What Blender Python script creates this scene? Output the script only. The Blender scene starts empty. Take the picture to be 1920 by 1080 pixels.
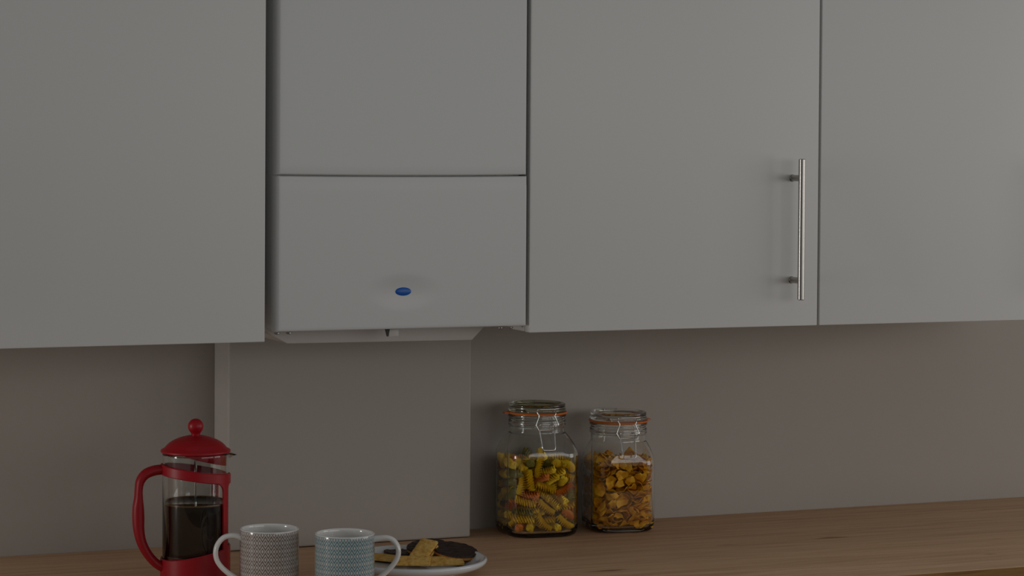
import bpy, bmesh, math, random
from mathutils import Vector, Matrix, Quaternion

# ------------------------------------------------------------------ camera
sc = bpy.context.scene
YAW, PITCH, ROLL = .3745, .0251, -.0056
FPX = 4418.85
cam_d = bpy.data.cameras.new('camera'); cam = bpy.data.objects.new('camera', cam_d)
sc.collection.objects.link(cam); sc.camera = cam
cam_d.sensor_width = 36; cam_d.lens = FPX*36/1920
cam_d.shift_x = 155.67/1920; cam_d.shift_y = -152.21/1920
cam_d.clip_start = .05; cam_d.clip_end = 50
_f = Vector((math.sin(YAW)*math.cos(PITCH), math.cos(YAW)*math.cos(PITCH), -math.sin(PITCH)))
_r = Vector((math.cos(YAW), -math.sin(YAW), 0)); _d = _f.cross(_r)
_c, _s = math.cos(ROLL), math.sin(ROLL)
_r2 = _c*_r + _s*_d; _d2 = -_s*_r + _c*_d
_m = Matrix((_r2, -_d2, -_f)).transposed().to_4x4()
_m.translation = (-1.4348, -3.5626, .6259)
cam.matrix_world = _m

# ------------------------------------------------------------------ world, lights, exposure
wd = bpy.data.worlds.new('world'); sc.world = wd; wd.use_nodes = True
wd.node_tree.nodes['Background'].inputs[0].default_value = (1, .985, .96, 1)
wd.node_tree.nodes['Background'].inputs[1].default_value = .56
def area(name, loc, target, sx, sy, power, col):
    l = bpy.data.lights.new(name, 'AREA'); l.shape = 'RECTANGLE'; l.size = sx; l.size_y = sy
    l.energy = power; l.color = col
    o = bpy.data.objects.new(name, l); sc.collection.objects.link(o); o.location = loc
    o.rotation_euler = (Vector(target)-Vector(loc)).to_track_quat('-Z', 'Y').to_euler()
    return o
area('window_light_right', (4.4, -2.5, .6), (.2, -.2, .3), 2.4, 1.6, 93, (1, .98, .95))
area('window_light_left', (-4.7, -.42, .34), (-.3, -.2, .3), .6, 1.3, 130, (1, .98, .96))
area('front_fill_light', (1.8, -4.8, .85), (0, 0, .3), 4.0, 1.4, 100, (1, .985, .96))  # added soft fill from the front right, no known lamp there
vs = sc.view_settings
vs.view_transform = 'Standard'; vs.look = 'None'; vs.gamma = 1; vs.use_curve_mapping = False
vs.exposure = -1.99
sc.cycles.use_denoising = True
sc.cycles.max_bounces = 14; sc.cycles.transmission_bounces = 12; sc.cycles.transparent_max_bounces = 12
sc.cycles.caustics_refractive = True; sc.cycles.caustics_reflective = True; sc.cycles.blur_glossy = .3

# ------------------------------------------------------------------ helpers
COL = sc.collection
def link(o, parent=None):
    COL.objects.link(o)
    if parent is not None: o.parent = parent
    return o
def mobj(name, V, F, mat, parent=None, smooth=False, bevel=0, seg=2, loc=None, rot=None, angle=None):
    me = bpy.data.meshes.new(name); me.from_pydata([tuple(v) for v in V], [], [tuple(f) for f in F]); me.update()
    bm = bmesh.new(); bm.from_mesh(me)
    bmesh.ops.recalc_face_normals(bm, faces=bm.faces)
    if bevel:
        es = [e for e in bm.edges if len(e.link_faces) == 2 and e.calc_face_angle(0) > .5]
        bmesh.ops.bevel(bm, geom=es, offset=bevel, segments=seg, profile=.5, affect='EDGES', clamp_overlap=True)
        smooth = True; angle = angle or .6
    bm.to_mesh(me); bm.free()
    if smooth:
        me.shade_smooth()
        if angle: me.set_sharp_from_angle(angle=angle)
    o = bpy.data.objects.new(name, me); me.materials.append(mat) if mat else None
    link(o, parent)
    if loc is not None: o.location = loc
    if rot is not None: o.rotation_euler = rot
    return o
def box_vf(x0, x1, y0, y1, z0, z1):
    V = [(x, y, z) for x in (x0, x1) for y in (y0, y1) for z in (z0, z1)]
    return V, [(0,1,3,2),(4,6,7,5),(0,4,5,1),(2,3,7,6),(0,2,6,4),(1,5,7,3)]
def box(name, x0, x1, y0, y1, z0, z1, mat, parent=None, bevel=0, seg=2):
    return mobj(name, *box_vf(x0, x1, y0, y1, z0, z1), mat, parent, bevel=bevel, seg=seg)
def lathe_vf(prof, n=64, closed=False):
    """prof: (r,z) list. closed: profile loop; otherwise ends at r=0 are capped"""
    V, F, rows = [], [], []
    for r, z in prof:
        if r < 1e-7: rows.append([len(V)]); V.append((0, 0, z))
        else:
            rows.append(list(range(len(V), len(V)+n)))
            V += [(r*math.cos(2*math.pi*i/n), r*math.sin(2*math.pi*i/n), z) for i in range(n)]
    pairs = list(zip(rows, rows[1:])) + ([(rows[-1], rows[0])] if closed else [])
    for a, b in pairs:
        for i in range(n):
            j = (i+1) % n
            if len(a) == 1 and len(b) == 1: continue
            if len(a) == 1: F.append((a[0], b[i], b[j]))
            elif len(b) == 1: F.append((a[i], a[j], b[0]))
            else: F.append((a[i], a[j], b[j], b[i]))
    return V, F
def catmull(P, k=8):
    P = [Vector(p) for p in P]; out = []
    for i in range(len(P)-1):
        a, b, c, d = P[max(i-1, 0)], P[i], P[i+1], P[min(i+2, len(P)-1)]
        for s in range(k):
            t = s/k
            out.append(.5*((2*b) + (c-a)*t + (2*a-5*b+4*c-d)*t*t + (3*b-a-3*c+d)*t**3))
    out.append(P[-1]); return out
def tube_vf(path, rad, n=10, closed=False, rad2=None, up=None):
    """sweep an ellipse; rad/rad2 number or list. rad in the path plane normal to 'up', rad2 along 'up'"""
    P = [Vector(p) for p in path]; m = len(P); V, F = [], []
    ra = rad if isinstance(rad, (list, tuple)) else [rad]*m
    rb = ra if rad2 is None else (rad2 if isinstance(rad2, (list, tuple)) else [rad2]*m)
    prev = None
    for i in range(m):
        t = (P[(i+1) % m]-P[i-1]) if closed else (P[min(i+1, m-1)]-P[max(i-1, 0)])
        t.normalize()
        if up is not None: b = Vector(up); a = b.cross(t).normalized(); b = t.cross(a)
        else:
            if prev is None: prev = Vector((0, 0, 1)) if abs(t.z) < .9 else Vector((1, 0, 0))
            a = (prev - t*prev.dot(t)).normalized(); b = t.cross(a); prev = a
        for k in range(n):
            an = 2*math.pi*k/n
            V.append(P[i] + a*ra[i]*math.cos(an) + b*rb[i]*math.sin(an))
    for i in range(m if closed else m-1):
        i2 = (i+1) % m
        for k in range(n):
            k2 = (k+1) % n
            F.append((i*n+k, i*n+k2, i2*n+k2, i2*n+k))
    if not closed:
        F.append(tuple(range(n-1, -1, -1))); F.append(tuple((m-1)*n+k for k in range(n)))
    return V, F
def join_vf(*parts):
    V, F = [], []
    for v, f in parts:
        o = len(V); V += list(v); F += [tuple(i+o for i in q) for q in f]
    return V, F
def thing(name, label, cat, loc=(0,0,0), rz=0, group=None):
    o = bpy.data.objects.new(name, None); link(o); o.location = loc; o.rotation_euler = (0, 0, rz)
    o.empty_display_size = .02
    return tag(o, label, cat, group)
def tag(o, label=None, cat=None, group=None, kind=None):
    if label: o['label'] = label
    if cat: o['category'] = cat
    if group: o['group'] = group
    if kind: o['kind'] = kind
    return o

# ------------------------------------------------------------------ materials
def mat(name, col, rough=.5, metal=0, spec=.5, coat=0, trans=0, ior=1.5, coat_rough=.05):
    m = bpy.data.materials.new(name); m.use_nodes = True
    b = m.node_tree.nodes['Principled BSDF']
    b.inputs['Base Color'].default_value = (*col, 1); b.inputs['Roughness'].default_value = rough
    b.inputs['Metallic'].default_value = metal; b.inputs['Specular IOR Level'].default_value = spec
    b.inputs['Coat Weight'].default_value = coat; b.inputs['Coat Roughness'].default_value = coat_rough
    b.inputs['Transmission Weight'].default_value = trans; b.inputs['IOR'].default_value = ior
    return m
def nodes(m): return m.node_tree.nodes, m.node_tree.links, m.node_tree.nodes['Principled BSDF']
def ramp(nt, stops):
    r = nt.nodes.new('ShaderNodeValToRGB'); e = r.color_ramp.elements
    while len(e) < len(stops): e.new(.5)
    for q, (p, c) in zip(e, stops): q.position = p; q.color = (*c, 1)
    return r
def noisy(name, stops, scale=40, rough=.6, bump=0, bscale=None, stretch=(1,1,1), detail=6, spec=.4, dist=.001, coat=0):
    """base colour from a noise ramp in object space plus noise bump"""
    m = mat(name, stops[0][1], rough, spec=spec, coat=coat); n, l, b = nodes(m); nt = m.node_tree
    tc = n.new('ShaderNodeTexCoord'); mp = n.new('ShaderNodeMapping'); mp.inputs['Scale'].default_value = stretch
    l.new(tc.outputs['Object'], mp.inputs[0])
    no = n.new('ShaderNodeTexNoise'); no.inputs['Scale'].default_value = scale; no.inputs['Detail'].default_value = detail
    l.new(mp.outputs[0], no.inputs['Vector'])
    r = ramp(nt, stops); l.new(no.outputs['Fac'], r.inputs[0]); l.new(r.outputs[0], b.inputs['Base Color'])
    if bump:
        n2 = n.new('ShaderNodeTexNoise'); n2.inputs['Scale'].default_value = bscale or scale*3; n2.inputs['Detail'].default_value = 5
        l.new(mp.outputs[0], n2.inputs['Vector'])
        bp = n.new('ShaderNodeBump'); bp.inputs['Strength'].default_value = bump; bp.inputs['Distance'].default_value = dist
        l.new(n2.outputs['Fac'], bp.inputs['Height']); l.new(bp.outputs[0], b.inputs['Normal'])
    return m
M = {}
M['wall'] = noisy('wall_paint', [(.3, (.415, .380, .345)), (.7, (.432, .397, .362))], 3, .75, .08, 260)
M['boxing'] = noisy('boxing_paint', [(.3, (.412, .380, .346)), (.7, (.430, .398, .364))], 3, .6, .05, 260)
M['floor'] = noisy('floor_vinyl', [(.3, (.045, .04, .036)), (.7, (.065, .058, .05))], 5, .95, spec=0)
M['cab'] = mat('white_matt_door', (.78, .78, .765), .42, spec=.4)
M['carcass'] = mat('white_carcass', (.78, .78, .76), .5)
M['boiler'] = mat('white_enamel', (.665, .67, .665), .3, spec=.5)
M['boiler_base'] = mat('boiler_base_grey', (.62, .59, .56), .5)
M['dark'] = mat('gap_shade', (.03, .03, .028), .6)  # near-black colour standing in for the shade inside the latch slot
M['screw'] = mat('screw_steel', (.35, .34, .33), .35, 1)
M['blue'] = mat('blue_badge', (.008, .115, .50), .38)
M['steel'] = mat('brushed_steel', (.42, .40, .375), .27, 1)
M['wire'] = mat('bright_wire', (.72, .72, .71), .16, 1)
M['glass'] = mat('clear_glass', (.985, 1, .985), 0, trans=1, ior=1.5)
M['glass_lid'] = mat('clear_lid_glass', (.95, .98, .95), 0, trans=1, ior=1.5)
M['glass_olive'] = mat('olive_tinted_glass', (.62, .64, .50), 0, trans=1, ior=1.5)
M['emboss'] = mat('raised_glass', (.92, .95, .95), .25, trans=.55, ior=1.5)
M['orange'] = mat('orange_rubber', (.66, .15, .010), .45)
M['red'] = mat('red_plastic', (.35, .0035, .011), .40, spec=.4)
M['red_soft'] = mat('red_soft_plastic', (.30, .003, .009), .45, spec=.35)
M['coffee'] = mat('black_coffee', (.003, .002, .0015), .05, spec=.12)
M['china'] = mat('white_china', (.80, .80, .78), .12, coat=.4)
M['plate'] = mat('white_glazed_plate', (.72, .76, .80), .16, coat=.4)
M['choc'] = noisy('dark_chocolate', [(.35, (.022, .012, .010)), (.7, (.045, .026, .020))], 90, .5, .9, 150, stretch=(1, 2.2, 1), dist=.002)
M['digestive'] = noisy('digestive_biscuit', [(.3, (.42, .17, .03)), (.7, (.58, .28, .06))], 160, .8, .4, 500)
M['shortcake'] = noisy('pale_biscuit', [(.25, (.50, .25, .045)), (.5, (.74, .45, .11)), (.75, (.86, .60, .20))], 150, .8, .7, 520, dist=.0012)
M['cream'] = mat('biscuit_filling', (.34, .13, .02), .7)
for nm, c1, c2 in (('yellow', (.90, .52, .004), (.98, .70, .012)), ('orange', (.72, .17, .008), (.82, .27, .015)), ('green', (.19, .155, .012), (.28, .23, .03))):
    M['pasta_'+nm] = noisy('pasta_'+nm, [(.3, c1), (.7, c2)], 60, .5, .15, 600)
M['flake'] = noisy('toasted_flake', [(.25, (.68, .24, .004)), (.5, (.92, .44, .006)), (.75, (.98, .60, .015))], 110, .55, .6, 420, dist=.0008)

def oak(name, tone, s=1.0):
    m = mat(name, (.4, .26, .16), .6, spec=.2); n, l, b = nodes(m); nt = m.node_tree
    tc = n.new('ShaderNodeTexCoord')
    def nz(scale, st, detail=8, rough=.6, dist=0):
        mp = n.new('ShaderNodeMapping'); mp.inputs['Scale'].default_value = st; l.new(tc.outputs['Object'], mp.inputs[0])
        q = n.new('ShaderNodeTexNoise'); q.inputs['Scale'].default_value = scale; q.inputs['Detail'].default_value = detail
        q.inputs['Roughness'].default_value = rough; q.inputs['Distortion'].default_value = dist
        l.new(mp.outputs[0], q.inputs['Vector']); return q
    g = nz(9*s, (.35, 7, 7), 9, .65, .6)                         # long grain
    r1 = ramp(nt, [(.3, tone[0]), (.52, tone[1]), (.72, tone[2])]); l.new(g.outputs['Fac'], r1.inputs[0])
    fine = nz(60*s, (.12, 9, 9), 4)                              # pores
    r2 = ramp(nt, [(.36, (.74, .70, .66)), (.5, (1, 1, 1))]); l.new(fine.outputs['Fac'], r2.inputs[0])
    mx = n.new('ShaderNodeMix'); mx.data_type = 'RGBA'; mx.blend_type = 'MULTIPLY'; mx.inputs[0].default_value = .8
    l.new(r1.outputs[0], mx.inputs[6]); l.new(r2.outputs[0], mx.inputs[7])
    kn = nz(5.5, (1.1, 4.2, 4.2), 2, .5, 0)                      # scattered dark knots
    r3 = ramp(nt, [(.70, (1, 1, 1)), (.77, (.5, .42, .36))]); l.new(kn.outputs['Fac'], r3.inputs[0])
    m2 = n.new('ShaderNodeMix'); m2.data_type = 'RGBA'; m2.blend_type = 'MULTIPLY'; m2.inputs[0].default_value = 1
    l.new(mx.outputs[2], m2.inputs[6]); l.new(r3.outputs[0], m2.inputs[7]); l.new(m2.outputs[2], b.inputs['Base Color'])
    bp = n.new('ShaderNodeBump'); bp.inputs['Strength'].default_value = .12; bp.inputs['Distance'].default_value = .0006
    l.new(fine.outputs['Fac'], bp.inputs['Height']); l.new(bp.outputs[0], b.inputs['Normal'])
    return m
M['oak'] = oak('oak_laminate', ((.58, .37, .222), (.70, .462, .288), (.77, .53, .345)))
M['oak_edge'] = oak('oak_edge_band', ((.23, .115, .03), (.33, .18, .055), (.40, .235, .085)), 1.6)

def diamond_print(name, ink, ground, core):
    """printed lattice of nested diamonds; UV: u in repeats round the mug, v in rows"""
    m = mat(name, ground, .14, coat=.4); n, l, b = nodes(m)
    uv = n.new('ShaderNodeUVMap'); sp = n.new('ShaderNodeSeparateXYZ'); l.new(uv.outputs[0], sp.inputs[0])
    def ma(op, *a):
        q = n.new('ShaderNodeMath'); q.operation = op
        for i, v in enumerate(a):
            if isinstance(v, (int, float)): q.inputs[i].default_value = v
            else: l.new(v, q.inputs[i])
        return q.outputs[0]
    t = ma('MULTIPLY', ma('PINGPONG', sp.outputs[0], .5), 2)
    w = ma('PINGPONG', sp.outputs[1], 1)
    A = .62
    f = ma('MINIMUM', ma('ADD', w, ma('MULTIPLY', t, A)), ma('ADD', ma('SUBTRACT', 1, w), ma('MULTIPLY', ma('SUBTRACT', 1, t), A)))
    c_in = ma('LESS_THAN', f, .25)
    ring = ma('MULTIPLY', ma('GREATER_THAN', f, .45), ma('LESS_THAN', f, .69))
    m1 = n.new('ShaderNodeMix'); m1.data_type = 'RGBA'; m1.inputs[6].default_value = (*ink, 1); m1.inputs[7].default_value = (*ground, 1); l.new(ring, m1.inputs[0])
    m2 = n.new('ShaderNodeMix'); m2.data_type = 'RGBA'; m2.inputs[7].default_value = (*core, 1); l.new(m1.outputs[2], m2.inputs[6]); l.new(c_in, m2.inputs[0])
    l.new(m2.outputs[2], b.inputs['Base Color'])
    return m
M['print_brown'] = diamond_print('brown_diamond_print', (.19, .135, .12), (.56, .53, .50), (.62, .61, .58))
M['print_teal'] = diamond_print('teal_diamond_print', (.13, .215, .245), (.47, .56, .56), (.64, .61, .58))

# ------------------------------------------------------------------ room shell
tag(box('wall_back', -5, 6, 0, .1, -.91, 1.55, M['wall']), kind='structure')
tag(box('floor', -5, 6, -9, .1, -.96, -.91, M['floor']), kind='structure')

# boxed-in pipe panel on the wall under the boiler (left return shows)
bx0, bx1, byf = -.395, .0101, -.0765
t = thing('pipe_boxing', 'taupe painted boxing panel standing on the worktop below the boiler', 'panel', (bx0, 0, 0))
box('front_panel', 0, bx1-bx0, byf, byf+.016, .0008, .62, M['boxing'], t, .0035, 4)
box('side_panel', 0.00002, .016, byf+.0125, -.0005, .0008, .62, M['boxing'], t)
box('side_panel', bx1-bx0-.017, bx1-bx0-.001, byf+.016, -.0005, .0008, .62, M['boxing'], t, .001)

# ------------------------------------------------------------------ worktop and the units below it
t = thing('worktop', 'oak-effect laminate worktop running along the wall', 'worktop', (0, -.3, -.038))
box('slab', -1.7, 1.9, -.2985, .2998, 0, .038, M['oak'], t, .0008)
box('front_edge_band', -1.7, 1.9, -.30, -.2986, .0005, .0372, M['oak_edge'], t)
t = thing('base_cabinet', 'run of white base units hidden below the oak worktop', 'cabinet', (-1.69, -.01, -.91))
box('body', .001, 3.499, -.56, 0, .15, .8715, M['carcass'], t)
box('plinth', .001, 3.499, -.51, -.49, 0, .149, M['carcass'], t)
for i in range(5): box('door', i*.7+.002, i*.7+.698, -.58, -.561, .155, .868, M['cab'], t, .001)

# ------------------------------------------------------------------ wall cabinets
YF = -.3277
def bar_handle(parent, x, z0, z1):
    """steel T-bar: bar along z, two posts; built in the door's own space"""
    y = YF; zc = (z0+z1)/2
    V, F = lathe_vf([(0, -.11), (.0045, -.11), (.0055, -.109), (.0055, .109), (.0045, .11), (0, .11)], 28)
    V = [(a+x, b+y-.029, c+zc) for a, b, c in V]
    parts = [(V, F)]
    for zz in (zc-.08, zc+.08):
        P, G = lathe_vf([(0, 0), (.0056, 0), (.0056, .0012), (.005, .0016), (.005, .027), (0, .027)], 24)
        parts.append(([(a+x, y-c, b+zz) for a, b, c in P], G))
    o = mobj('bar_handle', *join_vf(*parts), M['steel'], parent, smooth=True, angle=.5)
    o['label'] = 'brushed steel bar handle'
    return o
def wall_cabinet(x0, x1, zb, label, hx):
    t = thing('wall_cabinet', label, 'cabinet', (x0, 0, zb), 0, 'white wall cabinets')
    w = x1-x0
    box('body', .0008, w-.0008, YF+.021, -.0008, 0.0006, .72, M['carcass'], t, .0006)
    d = box('door', .0005, w-.0035, YF, YF+.0185, 0, .72, M['cab'], t, .0012, 3)
    if hx: bar_handle(d, hx-x0, .0425, .263)
    return t
wall_cabinet(-1.0124, -.4124, .3452, 'white flat-front wall cabinet left of the boiler, above the coffee press', -.966)
wall_cabinet(0, .5, .3487, 'white flat-front wall cabinet with steel bar handle, right beside the boiler', .4497)
wall_cabinet(.5, .99, .3487, 'white flat-front wall cabinet at the far right, past the bar handle', .942)

# ------------------------------------------------------------------ boiler
BX0, BX1, BYF, BZ = -.4005, -.0042, -.325, .3588
t = thing('wall_boiler', 'white wall-hung boiler with blue oval badge between the cabinets', 'boiler', (BX0, 0, BZ))
bw = BX1-BX0
box('casing', .004, bw-.003, BYF+.022, -.001, .0015, .70, M['boiler'], t, .003)
def front_sheet(name, x0, x1, y, z0, z1, bow0, bow1, dish=None, rad=.006, nx=72, nz=46, lip=0):
    """pressed front: grid with rounded edges, bowed lower/upper edge, optional oval dish"""
    V, F = [], []
    def sp(n, a, b, r):   # denser near edges
        s = [a, a+r*.15, a+r*.4, a+r*.7, a+r]; e = [b-r, b-r*.7, b-r*.4, b-r*.15, b]
        k = n-10; return s + [a+r+(b-a-2*r)*(i+1)/(k+1) for i in range(k)] + e
    xs, zs = sp(nx, x0, x1, rad), sp(nz, z0, z1, .002)
    xs = xs[:-5] + [x1-.002, x1-.0014, x1-.0008, x1-.0003, x1]
    for z in zs:
        for x in xs:
            u = (x-x0)/(x1-x0); par = 4*u*(1-u)
            v = (z-z0)/(z1-z0); zz = z + (-par*bow0*(1-v) - par*bow1*v)
            d = min(x-x0, rad*min(1, (x1-x)/.002), rad*min(1, (z-z0)/.002), rad*min(1, (z1-z)/.002)); ey = 0
            if d < rad: ey = rad - math.sqrt(max(0, rad*rad-(rad-d)**2))
            yy = y + ey*(.8 if d == x-x0 else .28)
            if lip:
                q = (z1-z-lip)/.004
                yy += .0006*(1/(1+math.exp(max(-30, min(30, q*3))))) - .0006 if d >= 0 else 0
                yy += .0006
                fx = min(x-x0, x1-x)
            if dish:
                cx, cz, a, bq, dep = dish
                rr = ((x-cx)/a)**2+((z-cz)/bq)**2
                if rr < 1: yy += dep*(1-rr)**2
            V.append((x, yy, zz))
    nX, nZ = len(xs), len(zs); N = nX*nZ
    for j in range(nZ-1):
        for i in range(nX-1): F.append((j*nX+i, j*nX+i+1, (j+1)*nX+i+1, (j+1)*nX+i))
    # side skirt back to the casing
    ring = [i for i in range(nX)] + [j*nX+nX-1 for j in range(1, nZ)] + [(nZ-1)*nX+i for i in range(nX-2, -1, -1)] + [j*nX for j in range(nZ-2, 0, -1)]
    b0 = len(V)
    for i in ring: V.append((V[i][0], y+.021, V[i][2]))
    k = len(ring)
    for i in range(k): F.append((ring[i], b0+i, b0+(i+1) % k, ring[(i+1) % k]))
    F.append(tuple(b0+i for i in range(k)))
    return mobj(name, V, F, M['boiler'], t, smooth=True, angle=.9)
SEAM = .2263
front_sheet('upper_front_panel', .0022, bw-.0016, BYF, SEAM+.0011, .70, .0013, 0)
dr = front_sheet('drop_down_door', .0015, bw-.0005, BYF-.0005, .0003, SEAM-.0009, 0, .0013, dish=(.1985, .055, .062, .029, .0012), lip=.0135, nx=120, nz=80)
# badge, a shallow glossy dome
def ellipsoid_vf(a, b, h, n=40, k=8):
    V, F = lathe_vf([(math.cos(i/k*math.pi/2), math.sin(i/k*math.pi/2)) for i in range(k)]+[(0, 1)], n)
    V2 = [(x*a, -z*h, y*b) for x, y, z in V]
    F.append(tuple(range(n)))
    return V2, F
bd = mobj('badge', *ellipsoid_vf(.0126, .0062, .0022), M['blue'], dr, smooth=True, angle=1.0, loc=(.1985, BYF+.0006, .0552))
bd['label'] = 'glossy blue oval badge'
# base tray under the boiler: inverted trapezoid, recessed
ty, tb = -.245, -.06
tv = []
for y in (ty, tb):
    tv += [(.0, y, .0), (.0458, y, -.0242), (.3415, y, -.0262), (.368, y, .0), (.368, y, .004), (0, y, .004)]
tf = [(0,1,2,3,4,5), (11,10,9,8,7,6)] + [(i, (i+1) % 6, 6+(i+1) % 6, 6+i) for i in range(6)]
mobj('base_tray', tv, tf, M['boiler_base'], t, bevel=.0012)
box('base_flange', .33, bw-.022, -.285, -.06, -.0036, .0016, M['boiler_base'], t, .0006)
# latch tab hanging from the base; a solid dark wedge paints its slot's shade
lt = mobj('latch_tab', [(.186, -.301, -.001), (.2005, -.301, -.001), (.2005, -.301, -.0125), (.1845, -.301, -.0132),
                        (.186, -.299, -.001), (.2005, -.299, -.001), (.2005, -.299, -.0125), (.1845, -.299, -.0132)],
          [(0,1,2,3), (7,6,5,4), (0,4,5,1), (1,5,6,2), (2,6,7,3), (3,7,4,0)], M['boiler_base'], t, bevel=.0004)
mobj('latch_slot_shade', [(.1795, -.3012, -.001), (.1868, -.3012, -.001), (.1840, -.3012, -.0125), (.1825, -.3012, -.0125),
                    (.1795, -.298, -.001), (.1868, -.298, -.001), (.1840, -.298, -.0125), (.1825, -.298, -.0125)],
     [(0,1,2,3), (7,6,5,4), (0,4,5,1), (1,5,6,2), (2,6,7,3), (3,7,4,0)], M['dark'], t)
for sx in (.012, .030, .365, .381):
    V, F = lathe_vf([(0, -.0058), (.003, -.0054), (.0042, -.0045), (.0042, -.0028), (0, -.0028)], 18)
    mobj('screw', V, F, M['screw'], t, smooth=True, angle=.6, loc=(sx, -.300, 0))

# ------------------------------------------------------------------ coffee press
P = (-.5096, -.2972); SP = -.076
t = thing('coffee_press', 'red french press half full of black coffee, left of the mugs', 'coffee press', (P[0], P[1], 0), SP)
mm = .001
RG = .0475
def wall_prof(ro, ri, z0, z1, zi):
    return [(0, z0), (ro-.004, z0), (ro-.001, z0+.001), (ro, z0+.004)] + [(ro, z1-.030+.0029*i) for i in range(11)] + [(ro-.0006, z1), (ri+.0006, z1)] + [(ri, z1-.001-.0029*i) for i in range(11)] + [(ri, zi+.003), (ri-.003, zi), (0, zi)]
V, F = lathe_vf(wall_prof(RG, RG-.0022, .012, .1865, .0145), 96)
# pull a pouring lip out of the rim on the +x side
V2 = []
for x, y, z in V:
    a = math.atan2(y, x); k = math.exp(-(a/.26)**2)*max(0, min(1, (z-.172)/.0145))**1.8
    V2.append((x*(1+.30*k), y*(1-.15*k), z - .0055*k))
mobj('glass_beaker', V2, F, M['glass'], t, smooth=True, angle=1.0)
V, F = lathe_vf([(0, .0405), (RG-.0032, .0405), (RG-.0026, .0412), (RG-.0026, .1126), (RG-.0028, .1136), (RG-.004, .1130), (0, .1130)], 72)
mobj('coffee', V, F, M['coffee'], t, smooth=True, angle=.8)
V, F = lathe_vf([(RG-.0026, .1130), (RG-.0023, .1144), (RG-.0026, .1152), (RG-.0034, .1140), (RG-.0042, .1132)], 72, True)
mobj('crema_ring', V, F, mat('golden_crema', (.13, .06, .010), .3), t, smooth=True, angle=.9)
V, F = lathe_vf([(0, .0150), (RG-.0034, .0150), (RG-.0028, .016), (RG-.0028, .0385), (RG-.0034, .0395), (0, .0395)], 64)
mobj('coffee_grounds', V, F, noisy('coffee_grounds', [(.3, (.03, .014, .005)), (.7, (.09, .045, .015))], 300, .7), t, smooth=True, angle=.8)
V, F = lathe_vf([(.0012, .0395), (.0448, .0396), (.0449, .0403), (.0012, .0404)], 64, True)
mobj('plunger_filter', V, F, M['steel'], t, smooth=True, angle=.6)
V, F = tube_vf([(0, 0, .0405), (0, 0, .2)], .0021, 14)
mobj('plunger_rod', V, F, M['wire'], t, smooth=True, angle=.6)
# lid with slanted inner shield
lid = mobj('lid', *lathe_vf([(0, .2114), (.006, .2112), (.013, .2102), (.020, .2085), (.027, .2061), (.033, .2033), (.0385, .1998), (.0425, .1960), (.0450, .1928),
        (.0482, .1913), (.0500, .1900), (.0503, .1884), (.0497, .1870), (.047, .1866), (.0430, .1868), (.0415, .1880), (.03, .190), (0, .192)], 96),
        M['red'], t, smooth=True, angle=1.0)
V, F = [], []
n = 72
for i in range(n):
    a = 2*math.pi*i/n; c, s = math.cos(a), math.sin(a)
    zb = .1785 - .0115*c; zb = max(zb, .1675)
    zb = min(zb, .1866)
    for r, z in ((.0444, .1872), (.0444, zb+.0006), (.0438, zb), (.0426, zb+.0006), (.0426, .1872)): V.append((r*c, r*s, z))
for i in range(n):
    for k in range(4):
        F.append((i*5+k, ((i+1) % n)*5+k, ((i+1) % n)*5+k+1, i*5+k+1))
mobj('inner_shield', V, F, M['red'], lid, smooth=True, angle=.8)
mobj('knob', *lathe_vf([(0.00000, 0.20800), (0.00660, 0.20800), (0.00640, 0.21200), (0.00726, 0.21504), (0.00914, 0.21706), (0.01048, 0.21947), (0.01119, 0.22213), (0.01124, 0.22488), (0.01062, 0.22756), (0.00937, 0.23002), (0.00756, 0.23210), (0.00531, 0.23368), (0.00273, 0.23466), (0.00000, 0.23500)], 48), M['red'], lid, smooth=True, angle=1.2)
# tilted band
def band_z(a): return .1558 - .0072*math.cos(a)
def ring_band(zfun, hh, r0, r1, n=96, a0=0, a1=2*math.pi, top=None):
    V, F = [], []; full = abs(a1-a0-2*math.pi) < 1e-6; m = n if full else n+1
    for i in range(m):
        a = a0+(a1-a0)*i/n; c, s = math.cos(a), math.sin(a); zc = zfun(a)
        b, tp = (zc-hh, zc+hh) if top is None else (hh, top(a))
        e = .0012
        for r, z in ((r0, b), (r1-e, b), (r1, b+e), (r1, tp-e), (r1-e, tp), (r0, tp)): V.append((r*c, r*s, z))
    for i in range(n):
        j = (i+1) % m
        for k in range(6): F.append((i*6+k, j*6+k, j*6+(k+1) % 6, i*6+(k+1) % 6))
    return V, F
mobj('upper_band', *ring_band(band_z, .0074, RG+.0004, RG+.0030), M['red'], t, smooth=True, angle=.7)
def sleeve_top(a): return .0445 + .0095*math.cos(a)
V, F = ring_band(lambda a: 0, .004, RG+.0004, RG+.0028, top=sleeve_top)
mobj('base_sleeve', *join_vf((V, F), lathe_vf([(0, .004), (RG+.0010, .004), (RG+.0010, .010), (0, .010)], 64)), M['red'], t, smooth=True, angle=.7)
for k, a in enumerate((-.72, .72)):
    # post: curved strip flaring into the band
    V, F = [], []; nz, na = 26, 6
    z0, z1 = .038, band_z(a)-.005
    for j in range(nz):
        q = j/(nz-1); z = z0+(z1-z0)*q
        hw = .0062 + .009*max(0, (q-.90)/.10)**2 + .006*max(0, (.12-q)/.12)**2
        for r in (RG+.0004, RG+.0028):
            for i in range(na):
                an = a + (i/(na-1)*2-1)*hw/RG; V.append((r*math.cos(an), r*math.sin(an), z))
    w2 = 2*na
    loop = list(range(na)) + list(range(2*na-1, na-1, -1))
    for j in range(nz-1):
        for i in range(w2):
            a_, b_ = loop[i], loop[(i+1) % w2]
            F.append((j*w2+a_, j*w2+b_, (j+1)*w2+b_, (j+1)*w2+a_))
    F.append(tuple(loop)); F.append(tuple((nz-1)*w2+i for i in reversed(loop)))
    mobj('post', V, F, M['red'], t, smooth=True, angle=.6)
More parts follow.
